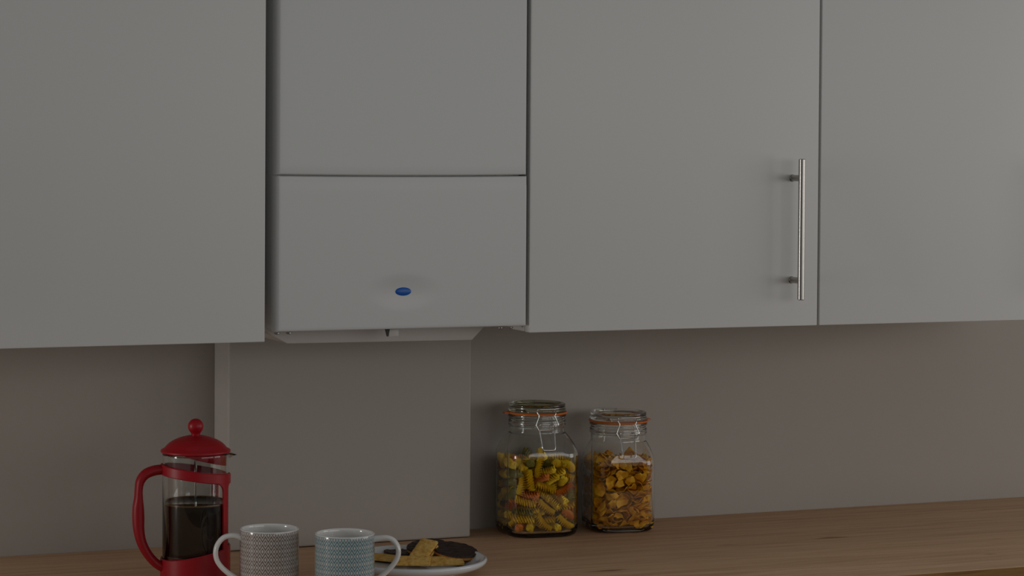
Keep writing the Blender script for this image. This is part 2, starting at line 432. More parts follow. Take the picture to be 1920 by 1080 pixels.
hp = [(312,879,10),(303,879.5,9.6),(290,881,9.6),(275,887,9.4),(265.5,899,8.6),(262.5,914,7.6),(262,930,8.2),(261.5,948,10.6),(261.8,968,11.4),(262.5,988,10.6),(266,1008,9.6),(273,1026,9),(283,1042,8.6),(295,1055,8.6),(309,1064,9.4)]
pth = catmull([(-(368.2-x)/1.305*mm/.985, 0, (1092.5-y)*.7655*mm) for x, y, h in hp], 6)
hw = catmull([(h/1.305*mm, 0, 0) for x, y, h in hp], 6)
mobj('handle', *tube_vf(pth, [h.x for h in hw], 20, rad2=[.0095+.0*h.x for h in hw], up=(0, 1, 0)), M['red_soft'], t, smooth=True, angle=.9)
for k in range(4):
    a = math.pi/4+k*math.pi/2
    V, F = lathe_vf([(0, 0), (.006, 0), (.0066, .002), (.0066, .006), (0, .006)], 18)
    mobj('foot', V, F, M['red'], t, smooth=True, angle=.6, loc=(.0475*math.cos(a), .0475*math.sin(a), .0))

# ------------------------------------------------------------------ mugs
def mug(pos, ang, hpts, label, pm, uoff):
    t = thing('mug', label, 'mug', (pos[0], pos[1], 0), ang, 'patterned mugs')
    R, H = .0415, .09
    outer = [(.0, .0015), (.031, .0015), (.032, 0), (.0355, 0), (.0372, .0008), (.0392, .0032), (.0408, .0075), (.0415, .014)]
    outer += [(R, .014+(.0887-.014)*i/24) for i in range(1, 25)]
    rimp = [(R-.0002, .0893), (R-.0008, .0899), (R-.0014, .09), (R-.0021, .0898), (R-.0026, .0888), (R-.0031, .086), (R-.0033, .05), (R-.0035, .016), (R-.006, .009), (R-.012, .006), (0, .0055)]
    n = 96
    prof = outer+rimp; V, F = lathe_vf(prof, n)
    me = bpy.data.meshes.new('body'); me.from_pydata(V, [], F)
    me.materials.append(M['china']); me.materials.append(pm)
    uv = me.uv_layers.new(name='UVMap')
    for p in me.polygons:
        vs_ = [me.vertices[i].co for i in p.vertices]
        r = sum(math.hypot(v.x, v.y) for v in vs_)/len(vs_); z = sum(v.z for v in vs_)/len(vs_)
        if r > R-.0005 and .012 < z < .0888: p.material_index = 1
        us = [math.atan2(v.y, v.x)/(2*math.pi) for v in vs_]
        if max(us)-min(us) > .5: us = [u+1 if u < 0 else u for u in us]
        for li, u, v in zip(p.loop_indices, us, vs_): uv.data[li].uv = (u*32+uoff, (.0862-v.z)/.0114)
    bm = bmesh.new(); bm.from_mesh(me); bmesh.ops.recalc_face_normals(bm, faces=bm.faces); bm.to_mesh(me); bm.free()
    me.shade_smooth(); me.set_sharp_from_angle(angle=.9)
    link(bpy.data.objects.new('body', me), t)
    path = catmull([(r*mm, 0, z*mm) for r, z in hpts], 8)
    k = len(path)
    rr = [.0036+.0012*(abs(2*i/(k-1)-1))**3 for i in range(k)]
    mobj('handle', *tube_vf(path, rr, 16, rad2=.0058, up=(0, 1, 0)), M['china'], t, smooth=True, angle=.9)
    return t
mug((-.4335, -.4088), math.pi-.307+.16, [(39.5,78),(47,80.3),(56,80.8),(65.5,78),(73,69.5),(76,59),(74.3,47.5),(67.5,37),(57,27.5),(47,20.5),(39.5,15.5)],
    'white mug with brown diamond print, beside the coffee press', M['print_brown'], 0)
mug((-.3473, -.4831), -.339-.12, [(39.5,82),(49,83.5),(59,84.2),(67.5,81),(73.5,73),(75,63),(71.5,52.5),(63.5,42),(53,32),(45,25),(39.5,21)],
    'white mug with teal diamond print, in front of the biscuit plate', M['print_teal'], .2)

# ------------------------------------------------------------------ plate and biscuits
PC = Vector((-.1885, -.3410, 0))
pl = mobj('plate', *lathe_vf([(0, .003), (.056, .003), (.0565, 0), (.0605, 0), (.0622, .0035), (.080, .0070), (.094, .0105), (.1025, .0140), (.1062, .0178), (.1072, .0205), (.1066, .0228), (.1048, .0240), (.1020, .0236),
        (.0965, .0205), (.0860, .0130), (.0780, .0098), (.068, .0090), (0, .0088)], 128), M['plate'], smooth=True, angle=1.0, loc=PC)
tag(pl, 'round white plate holding the biscuits', 'plate')
def frame_at(x, y):   # view-aligned horizontal axes at a spot
    az = math.atan2(x+1.4348, y+3.5626)
    return Vector((math.cos(az), -math.sin(az), 0)), Vector((math.sin(az), math.cos(az), 0))
def choc_biscuit(loc, up, label, R=.034):
    """round biscuit, chocolate on top"""
    t = bpy.data.objects.new('chocolate_biscuit', None); link(t); t.empty_display_size = .01
    t.location = loc; t.rotation_euler = Vector(up).to_track_quat('Z', 'Y').to_euler()
    tag(t, label, 'biscuit', 'chocolate biscuits on the plate')
    n = 72
    V, F = lathe_vf([(0, -.0035), (R-.002, -.0035), (R, -.002), (R+.0003, .0006), (R-.0006, .0022), (0, .0022)], n)
    mobj('biscuit_base', V, F, M['digestive'], t, smooth=True, angle=.8)
    rows = [(R*i/26, .0042) for i in range(26)]+[(R-.0006, .0040), (R+.0002, .003), (R+.0002, .0016), (R-.002, .0012)]
    V, F = lathe_vf(rows[::1]+[(0, .0012)], n)
    V2 = []
    for x, y, z in V:
        if z > .0035: z += .0004*math.sin(520*y+1.6*math.sin(240*x)) + .0002*math.sin(900*y+x*500)
        V2.append((x, y, z))
    mobj('chocolate_coating', V2, F, M['choc'], t, smooth=True, angle=1.0)
    return t
def slab_biscuit_vf(L, W, T, seed):
    """rounded rectangular biscuit with a gently domed, pricked top"""
    rnd = random.Random(seed); nx, ny = 22, 12
    V, F = [], []
    def prof(u): return 1-abs(u)**7
    for s in (1, -1):
        for j in range(ny+1):
            for i in range(nx+1):
                u, v = i/nx*2-1, j/ny*2-1
                x, y = u*L/2, v*W/2
                k = min(1, (1-abs(u))*7)*.5+.5; k2 = min(1, (1-abs(v))*4)*.5+.5
                cx = max(0, abs(u)-.88)/.12; cy = max(0, abs(v)-.8)/.2
                if cx*cx+cy*cy > 1 and cx > 0 and cy > 0:
                    q = 1/math.sqrt(cx*cx+cy*cy); x = math.copysign((.88+.12*cx*q)*L/2, u); y = math.copysign((.8+.2*cy*q)*W/2, v)
                z = s*T/2*min(k, k2)*(1 if s > 0 else .9)
                if s > 0 and k == 1 and k2 == 1: z += rnd.uniform(-.0002, .00025)
                if s > 0 and i % 5 == 3 and j % 4 == 2: z -= .0009
                x += rnd.uniform(-.00025, .00025); y += rnd.uniform(-.00025, .00025)
                V.append((x, y, z))
    n = (nx+1)*(ny+1)
    for o, fl in ((0, 0), (n, 1)):
        for j in range(ny):
            for i in range(nx):
                f = (o+j*(nx+1)+i, o+j*(nx+1)+i+1, o+(j+1)*(nx+1)+i+1, o+(j+1)*(nx+1)+i); F.append(f[::-1] if fl else f)
    ring = [i for i in range(nx+1)]+[j*(nx+1)+nx for j in range(1, ny+1)]+[ny*(nx+1)+i for i in range(nx-1, -1, -1)]+[j*(nx+1) for j in range(ny-1, 0, -1)]
    for a, b in zip(ring, ring[1:]+ring[:1]): F.append((a, n+a, n+b, b))
    return V, F
def orient(o, xax, zax):
    x = Vector(xax).normalized(); z = Vector(zax); z = (z-x*z.dot(x)).normalized(); y = z.cross(x)
    o.rotation_euler = Matrix((x, y, z)).transposed().to_euler()
def at(px, py, z):      # photo point to the horizontal plane at height z
    v = _r2*((px-804.33)/FPX) + _d2*((py-387.79)/FPX) + _f
    c = Vector((-1.4348, -3.5626, .6259)); return c + v*((z-c.z)/v.z)
rt, bk = frame_at(PC.x, PC.y); upv = Vector((0, 0, 1))
def short_biscuit(loc, xax, zax, label, L=.056, W=.032, seed=1):
    o = mobj('shortcake_biscuit', *slab_biscuit_vf(L, W, .0058, seed), M['shortcake'], smooth=True, angle=.9, loc=loc)
    orient(o, xax, zax); return tag(o, label, 'biscuit', 'golden biscuits on the plate')
choc_biscuit(at(757, 1037.5, .0150), upv+.02*rt, 'flat round chocolate biscuit at the left back of the plate', .030)
choc_biscuit(at(800, 1027, .0262)+bk*.004, upv-.10*rt-.14*bk, 'round chocolate biscuit mostly hidden behind the sandwich biscuit', .030)
choc_biscuit(at(853, 1034, .0235), upv+.13*rt-.15*bk, 'large round chocolate biscuit leaning at the right of the plate', .0345)
short_biscuit(at(724, 1046, .0145), rt-.55*bk, upv-.04*bk, 'golden oblong biscuit behind the mug handle', .062, .035, 2)
short_biscuit(at(773, 1051.5, .0185), rt-.06*bk, upv-.26*bk, 'golden oblong biscuit at the front, below the sandwich biscuit', .054, .029, 3)
short_biscuit(at(834, 1051.5, .0160), rt+.22*bk, upv-.22*bk, 'golden oblong biscuit at the front right of the plate', .054, .031, 4)
sb = bpy.data.objects.new('sandwich_biscuit', None); link(sb); sb.empty_display_size = .01
tag(sb, 'golden sandwich biscuit with filling leaning on top of the pile', 'biscuit')
lx = rt*.019+upv*.0205+bk*.039; wx = rt*.0245-upv*.003-bk*.0103
nz_ = lx.cross(wx).normalized(); nz_ = nz_ if nz_.z > 0 else -nz_
sb.location = at(794, 1030, .0300) - nz_*.004
orient(sb, lx, nz_)
mobj('top_biscuit', *slab_biscuit_vf(.050, .0275, .0046, 7), M['shortcake'], sb, smooth=True, angle=.9, loc=(0, 0, .0036))
mobj('bottom_biscuit', *slab_biscuit_vf(.050, .0275, .0046, 8), M['shortcake'], sb, smooth=True, angle=.9, loc=(0, 0, -.0036))
box('filling', -.0235, .0235, -.0125, .0125, -.0018, .0018, M['cream'], sb, .0006)

# ------------------------------------------------------------------ clip-top jars
def ring_pts(h, r, z, n=96):
    """true rounded square: four quarter arcs joined by straight sides (a circle when r reaches h)"""
    out = []; m = n//4; q = max(h-r, .00012); r = h-q
    for k, (sx, sy) in enumerate(((1, 1), (-1, 1), (-1, -1), (1, -1))):
        for i in range(m):
            a = math.pi/2*(k + i/(m-1)); out.append((sx*q+r*math.cos(a), sy*q+r*math.sin(a), z))
    return out
def loft(rows, cap0=True, cap1=True, n=96):
    V, F = [], []
    for h, r, z in rows: V += ring_pts(h, r, z, n)
    for j in range(len(rows)-1):
        for i in range(n):
            k = (i+1) % n; F.append((j*n+i, j*n+k, (j+1)*n+k, (j+1)*n+i))
    if cap0: F.append(tuple(range(n-1, -1, -1)))
    if cap1: F.append(tuple((len(rows)-1)*n+i for i in range(n)))
    return V, F
def jar(pos, W, T, label, tab_a, lid_mat, rz):
    t = thing('clip_top_jar', label, 'jar', (pos[0], pos[1], 0), rz, 'clip-top glass jars')
    h, r = W/2, W*.26
    NR = .0465
    sh0 = T-.079                      # top of the straight body
    outer = [(h-.016, r-.002, .0006), (h-.011, r-.001, 0), (h-.007, r, .0006), (h-.0035, r, .0028), (h-.0012, r, .0065), (h, r, .0125), (h, r, .018), (h, r, .03), (h, r, sh0-.012), (h, r, sh0-.006), (h, r, sh0)]
    # shoulder: rounded, turning from square to circle
    for q, fz in ((.03, .10), (.10, .24), (.22, .42), (.38, .58), (.56, .73), (.74, .86), (.88, .94), (.97, .985)):
        hh = h + (NR-.0016-h)*q; rr = r + (hh-r)*q**.8
        outer.append((hh, min(rr, hh), sh0 + .033*fz))
    N = NR-.001
    neck = [(N, N, T-.044), (N, N, T-.037), (N+.0002, N, T-.0355), (N+.0014, N, T-.0345), (N+.0014, N, T-.0325), (N, N, T-.0315), (N, N, T-.0300), (N+.0014, N, T-.0290), (N+.0014, N, T-.0268), (N, N, T-.0260), (N-.0003, N, T-.0225), (N+.0016, N, T-.0215), (N+.0020, N, T-.0195), (N+.0016, N, T-.0175), (N-.001, N, T-.0168), (N-.004, N, T-.0168)]
    neck = [(a, a, z) for a, b, z in neck]
    g = .0034
    inner = [(N-.0052, N-.0052, T-.0180), (N-g-.001, N-g-.001, T-.024), (N-g, N-g, T-.044)]
    for hh, rr, z in reversed(outer[11:]): inner.append((hh-g, max(.004, min(rr, hh)-g), z-.0008))
    inner += [(h-g, r-g, sh0), (h-g, r-g, sh0-.006), (h-g, r-g, sh0-.012), (h-g, r-g, .03), (h-g, r-g, .023), (h-g, r-g, .0160), (h-g-.002, r-g, .0105), (h-g-.006, r-g-.001, .0082), (h-g-.014, r-g-.004, .0074)]
    b = mobj('glass_body', *loft(outer+neck+inner), M['glass'], t, smooth=True, angle=1.1)
    # glass lid: stepped disc with a shallow dished top
    lid = mobj('glass_lid', *lathe_vf([(0, T-.0050), (.037, T-.0050), (.0395, T-.0012), (.0410, T-.0002), (.0440, T), (.0458, T-.0009), (.0462, T-.0028), (.0458, T-.0046), (.0448, T-.0056), (.0448, T-.0066), (.0462, T-.0076), (.0470, T-.0092), (.0470, T-.0118), (.0462, T-.0132),
        (.0410, T-.0134), (.0400, T-.0165), (.0385, T-.0172), (0, T-.0172)], 96), lid_mat, t, smooth=True, angle=.9)
    # orange seal with its pull tab
    V, F = lathe_vf([(.0412, T-.0165), (.0484, T-.0165), (.0489, T-.0150), (.0484, T-.0136), (.0412, T-.0136)], 80, True)
    tv, tf = box_vf(.0475, .0565, -.006, .006, T-.0163, T-.0138)
    ca, sa = math.cos(tab_a), math.sin(tab_a)
    tv = [(x*ca-y*sa, x*sa+y*ca, z) for x, y, z in tv]
    sl = mobj('rubber_seal', *join_vf((V, F), (tv, tf)), M['orange'], t, smooth=True, angle=.5); sl['label'] = 'orange rubber seal with pull tab'
    def circ(R, z, n=72): return [(R*math.cos(2*math.pi*i/n), R*math.sin(2*math.pi*i/n), z) for i in range(n)]
    mobj('lid_wire', *tube_vf(circ(.0460, T-.0061), .0009, 8, True), M['wire'], t, smooth=True)
    mobj('neck_wire', *tube_vf(circ(.0466, T-.0308), .0009, 8, True), M['wire'], t, smooth=True)
    # locking bail at the front (-y) and lever below it
    y0 = -.0480; wr = .0011
    def path(pts): return [(x*mm, y0+y*mm, T+z*mm) for x, z, y in pts]
    bail = path([(13.2,-40,-4.5),(17.6,-33,-5.5),(18.8,-30,-5.5),(16,-23,-4.5),(13.6,-17.5,-4),(14.4,-13,-3.6),(15.8,-8.2,-1),(14.2,-6.2,0),(9,-5.8,-.6),(0,-5.8,-.8),(-9,-5.8,-.6),(-14.2,-6.2,0),(-15.8,-8.2,-1),(-14.4,-13,-3.6),(-13.6,-17.5,-4),(-16,-23,-4.5),(-18.8,-30,-5.5),(-17.6,-33,-5.5),(-13.2,-40,-4.5)])
    mobj('locking_bail', *tube_vf(catmull(bail, 4), wr, 8), M['wire'], t, smooth=True)
    lev = path([(9,-30.5,.6),(11.5,-31,-.4),(13,-34,-2.5),(12.6,-38,-4.8),(11.8,-46,-8),(11,-58,-12.5),(10.6,-65,-15.2),(9.4,-68.4,-16.4),(7,-69.6,-16.8),(-7,-69.6,-16.8),(-9.4,-68.4,-16.4),(-10.6,-65,-15.2),(-11,-58,-12.5),(-11.8,-46,-8),(-12.6,-38,-4.8),(-13,-34,-2.5),(-11.5,-31,-.4),(-9,-30.5,.6)])
    mobj('lever', *tube_vf(catmull(lev, 4), wr*1.05, 8), M['wire'], t, smooth=True)
    cross = path([(14,-39.5,-4.6),(10,-38.6,-3.2),(-10,-38.6,-3.2),(-14,-39.5,-4.6)])
    mobj('pivot_wire', *tube_vf(cross, wr*.9, 8), M['wire'], t, smooth=True)
    # hinge loop at the back
    hg = [(x*mm, .0480+y*mm, T+z*mm) for x, z, y in [(11,-6,-.8),(12,-7,2.5),(12,-18,4),(12,-29,2.5),(11,-31,-.6)]]
    hg2 = [(-x, y, z) for x, y, z in hg]
    mobj('hinge', *join_vf(tube_vf(catmull(hg, 4), wr, 8), tube_vf(catmull(hg2, 4), wr, 8)), M['wire'], t, smooth=True)
    return t, b
J1, J2 = (.1286, -.0705), (.2729, -.0755)
Z1, Z2 = -.11, -.16
jar(J1, .119, .2125, 'taller clip-top glass jar filled with three-coloured spiral pasta', math.pi, M['glass_olive'], Z1)
jt2, jb2 = jar(J2, .107, .1940, 'shorter clip-top glass jar filled with golden cereal flakes', .15, M['glass_lid'], Z2)
# raised script on the left face of the cereal jar
cu = bpy.data.curves.new('embossed_script', 'FONT'); cu.body = 'Kilner'; cu.size = .022; cu.extrude = .0005; cu.bevel_depth = .0003; cu.shear = .25
cu.align_x = 'CENTER'; cu.align_y = 'CENTER'; cu.resolution_u = 3
tmp = bpy.data.objects.new('tmp_text', cu); link(tmp)
dg = bpy.context.evaluated_depsgraph_get()
me = bpy.data.meshes.new_from_object(tmp.evaluated_get(dg)); bpy.data.objects.remove(tmp); bpy.data.curves.remove(cu)
me.name = 'embossed_script'; me.materials.clear(); me.materials.append(M['emboss'])
eo = link(bpy.data.objects.new('embossed_script', me), jt2)
eo.rotation_euler = Matrix(((0, 0, -1), (-1, 0, 0), (0, 1, 0))).to_euler()
eo.location = (-.0537, .004, .096)
eo['label'] = 'raised glass lettering'

# ------------------------------------------------------------------ jar contents
def fusilli_mesh(seed, L=.034, R=.0064):
    """three-bladed pasta screw along Z, returns verts, faces"""
    rnd = random.Random(seed)
    nb, nz, turns = 24, 36, 2.6 + .4*rnd.random()
    bend = rnd.uniform(-.12, .12)
    V, F = [], []
    for j in range(nz):
        t = j/(nz-1); z = (t-.5)*L
        tw = t*turns*2*math.pi
        rr = R*(1 if 0 < j < nz-1 else .9)*(1+.06*math.sin(t*41+seed))
        ox = bend*L*(4*(t-.5)**2)
        for i in range(nb):
            a = 2*math.pi*i/nb
            k = abs(math.cos(1.5*a))
            r = rr*(.20 + .80*k**2.0)
            V.append((ox + r*math.cos(a+tw), r*math.sin(a+tw), z))
    for j in range(nz-1):
        for i in range(nb):
            i2 = (i+1) % nb
            F.append((j*nb+i, j*nb+i2, (j+1)*nb+i2, (j+1)*nb+i))
    F.append(tuple(range(nb-1, -1, -1))); F.append(tuple((nz-1)*nb+i for i in range(nb)))
    return V, F
def flake_mesh(seed, R=.0108, th=.0012):
    """curled, lumpy cereal flake"""
    rnd = random.Random(seed)
    nr, na = 5, 18
    ph = [rnd.uniform(0, 6.28) for _ in range(6)]
    cu, cv = rnd.uniform(.2, .6), rnd.uniform(-.25, .4)
    el = rnd.uniform(.72, .95)
    def pt(f, a):
        rim = 1 + .10*math.sin(3*a+ph[0]) + .07*math.sin(5*a+ph[1]) + .05*math.sin(8*a+ph[2])
        x = R*f*rim*math.cos(a); y = R*f*rim*el*math.sin(a)
        z = cu*x*x/R + cv*y*y/R + R*.10*f*math.sin(3*a+ph[3]) + R*.06*f*math.sin(7*a+ph[2]) + R*.075*math.sin(430*x+ph[4])*math.cos(390*y+ph[5])
        return x, y, z
    V, F = [], []
    for s in (1, -1):
        x, y, z = pt(0, 0); V.append((x, y, z+s*th/2))
        for k in range(1, nr+1):
            for i in range(na):
                x, y, z = pt(k/nr, 2*math.pi*i/na)
                V.append((x, y, z+s*th/2*(1 if k < nr else .45)))
    n = 1+nr*na
    for s, o in ((1, 0), (-1, n)):
        for i in range(na):
            i2 = (i+1) % na
            f = (o, o+1+i, o+1+i2); F.append(f if s > 0 else f[::-1])
            for k in range(nr-1):
                f = (o+1+k*na+i, o+1+(k+1)*na+i, o+1+(k+1)*na+i2, o+1+k*na+i2); F.append(f if s > 0 else f[::-1])
    for i in range(na):
        i2 = (i+1) % na; b = 1+(nr-1)*na
        F.append((b+i, n+b+i, n+b+i2, b+i2))
    return V, F

PASTA = """-229,-370,159,69,70,-14,-15
19,-130,158,1,3,71,71
363,-246,158,60,63,32,37
-385,146,159,32,63,-31,-64
-125,-31,161,73,68,5,-6
386,-62,159,66,63,32,27
-380,296,157,54,43,-57,-44
-59,303,162,70,66,-26,-6
404,282,157,36,23,-67,-61
-384,-329,156,71,65,-26,-9
-61,-487,229,4,-93,10,-35
183,-383,159,25,-29,64,66
-385,14,161,44,56,43,56
161,-30,160,58,-57,-34,-48
475,-35,274,84,51,-8,13
-283,431,156,15,72,-14,-66
271,195,199,69,56,22,40
289,490,251,59,31,-38,-64
-389,-267,295,43,66,35,51
24,-371,263,63,-8,-75,-17
331,-472,211,42,47,-7,-78
-373,-124,225,50,46,-71,-16
6,114,212,13,60,63,47
244,-133,284,62,20,67,36
-185,240,278,72,65,-22,-5
-148,483,324,9,86,15,49
452,260,297,53,-77,-31,-15
-350,-427,297,6,63,-31,-71
-69,-247,360,80,52,18,26
427,-393,345,24,17,80,52
-409,1,297,0,-41,-64,-65
72,12,292,70,-50,45,24
366,24,350,66,30,40,56
-437,381,294,69,64,-32,-8
42,299,254,7,-58,-59,-56
468,283,450,83,56,6,6
-381,-445,436,42,26,-63,-60
203,-294,315,80,15,-51,-28
385,-210,413,55,34,-63,-43
-385,-127,423,16,-57,13,79
-64,71,429,46,62,-49,-41
188,58,408,31,49,-67,46
-323,299,377,67,60,-37,-23
90,383,399,23,-43,66,58
254,203,354,15,78,-43,-43
-237,-349,427,67,-25,-69,-12
-20,-244,507,42,62,29,60
350,-344,468,71,35,54,29
-408,59,448,80,-42,-42,5
-15,-103,427,40,47,-54,-58
412,-92,477,15,-43,26,-85
-213,207,472,80,-20,43,37
-30,294,436,80,40,35,-29
246,477,449,14,-48,-5,86
-490,-219,677,88,45,-6,10
5,-476,469,40,45,-9,-80
333,-227,559,62,57,36,40
-246,-50,534,72,68,-11,-6
29,-29,542,48,39,-56,-55
397,30,542,16,57,-69,-41
-423,389,429,58,-20,66,43
68,314,549,47,-39,-72,-33
310,378,519,60,70,-25,-30
-374,-273,556,69,30,60,27
133,-390,571,20,74,-48,42
291,-375,612,11,14,-56,-81
-326,91,579,9,10,75,65
-72,120,619,28,53,-36,-71
261,127,576,56,72,-10,-40
-430,367,589,58,73,-2,-37
-56,374,634,11,16,-67,72
462,227,621,0,-4,78,63
-333,-456,574,25,79,6,56
-120,-261,634,1,-2,-59,-81
244,-179,745,43,71,37,42
-272,-83,673,63,-40,60,29
30,-126,662,23,34,-55,-72
251,-44,668,38,40,-42,-72
-214,420,522,51,69,-6,-51
24,470,730,32,-65,60,-34
218,379,636,82,56,-10,5
-258,-403,690,68,-29,-64,-20
-30,-389,704,27,24,-43,-83
470,-314,701,27,-3,46,85
-398,181,686,70,65,-23,-16
-74,-192,788,36,31,-41,-77
394,-4,736,83,46,29,8
-205,384,664,67,71,-14,17
166,435,828,22,-47,66,-55
388,389,719,49,67,-5,55
-295,-243,816,51,64,-23,53
-8,-488,807,37,52,-25,-73
323,-429,741,67,16,54,49
-352,23,726,27,-57,-40,-67
-411,133,839,16,19,-79,-57
249,51,776,26,-62,55,50
-277,487,783,43,44,-77,-18
-54,97,751,46,67,38,45
432,187,794,28,26,-86,-35
-374,-396,857,91,-15,22,30
77,-419,912,28,5,-89,-37
176,-283,833,16,-8,39,90
-474,-150,866,2,-3,76,64
-117,-31,814,15,59,-42,-68
374,-146,919,27,77,28,51
-448,379,814,28,-13,-14,-94
-12,212,855,24,-54,-5,81
371,336,879,22,5,73,65
-482,-310,1023,1,15,-72,-68
-78,-396,938,83,52,21,6
291,-383,873,73,50,-32,35
-488,41,964,53,-58,46,41
125,-47,931,93,36,6,7
357,29,941,71,51,44,20
-337,275,858,16,60,70,35
-2,338,765,80,-11,-59,3
364,396,1010,30,36,-65,-60
-488,-147,1155,67,-62,-28,-28
-64,-139,933,54,79,17,23
204,-355,1003,81,31,50,-6
-329,147,970,8,86,39,30
55,104,942,52,28,-79,-12
405,-36,1078,67,72,-15,-10
-273,381,947,56,62,-19,51
-60,418,930,54,36,74,-18
181,306,931,3,3,-54,-84
-233,-216,992,24,57,19,76
39,-385,1055,78,46,42,-3
379,-279,975,32,78,33,43
-384,283,1083,58,-56,-46,36
-68,250,1031,21,-31,-52,-77
265,-15,1092,24,-39,-71,-54
-282,442,1092,43,65,27,57
-39,492,1107,21,37,-9,-90
448,226,1080,31,44,-83,14
-269,-470,938,6,75,66,6
48,-237,1125,81,12,-56,-13
441,-397,1126,31,-16,-51,78
-326,-42,986,86,-6,-38,-34
11,-10,1071,64,76,1,7
404,-109,1213,53,73,31,30
-257,350,1202,71,-23,-64,-17
86,332,1073,62,-29,-38,-62
257,329,1069,51,85,8,10
-337,-231,1121,61,-42,-41,-53
77,-383,1217,54,37,-66,37
262,-335,1165,76,54,-32,-17
-215,5,1077,96,22,1,-16
126,7,1153,63,70,28,-20
489,33,1249,34,-55,-65,-39
174,216,1333,76,-13,63,-9
-3,322,1214,87,-49,-9,2
355,346,1158,64,40,-48,44
-14,-89,1208,49,-32,-76,-28
-95,-412,1138,24,43,-86,12
388,-270,1278,66,35,66,-11
-154,141,1158,88,6,45,16
112,-49,1294,73,-53,-42,-5
346,61,1289,23,31,-14,91
-492,212,1182,17,-5,56,81
177,292,1189,42,81,-32,25
385,439,1287,25,-40,57,-67
-448,-396,1221,90,-32,-29,-4
-205,-289,1176,66,50,-45,35
255,-386,1318,41,15,76,-48
-345,117,1210,60,57,-41,38"""
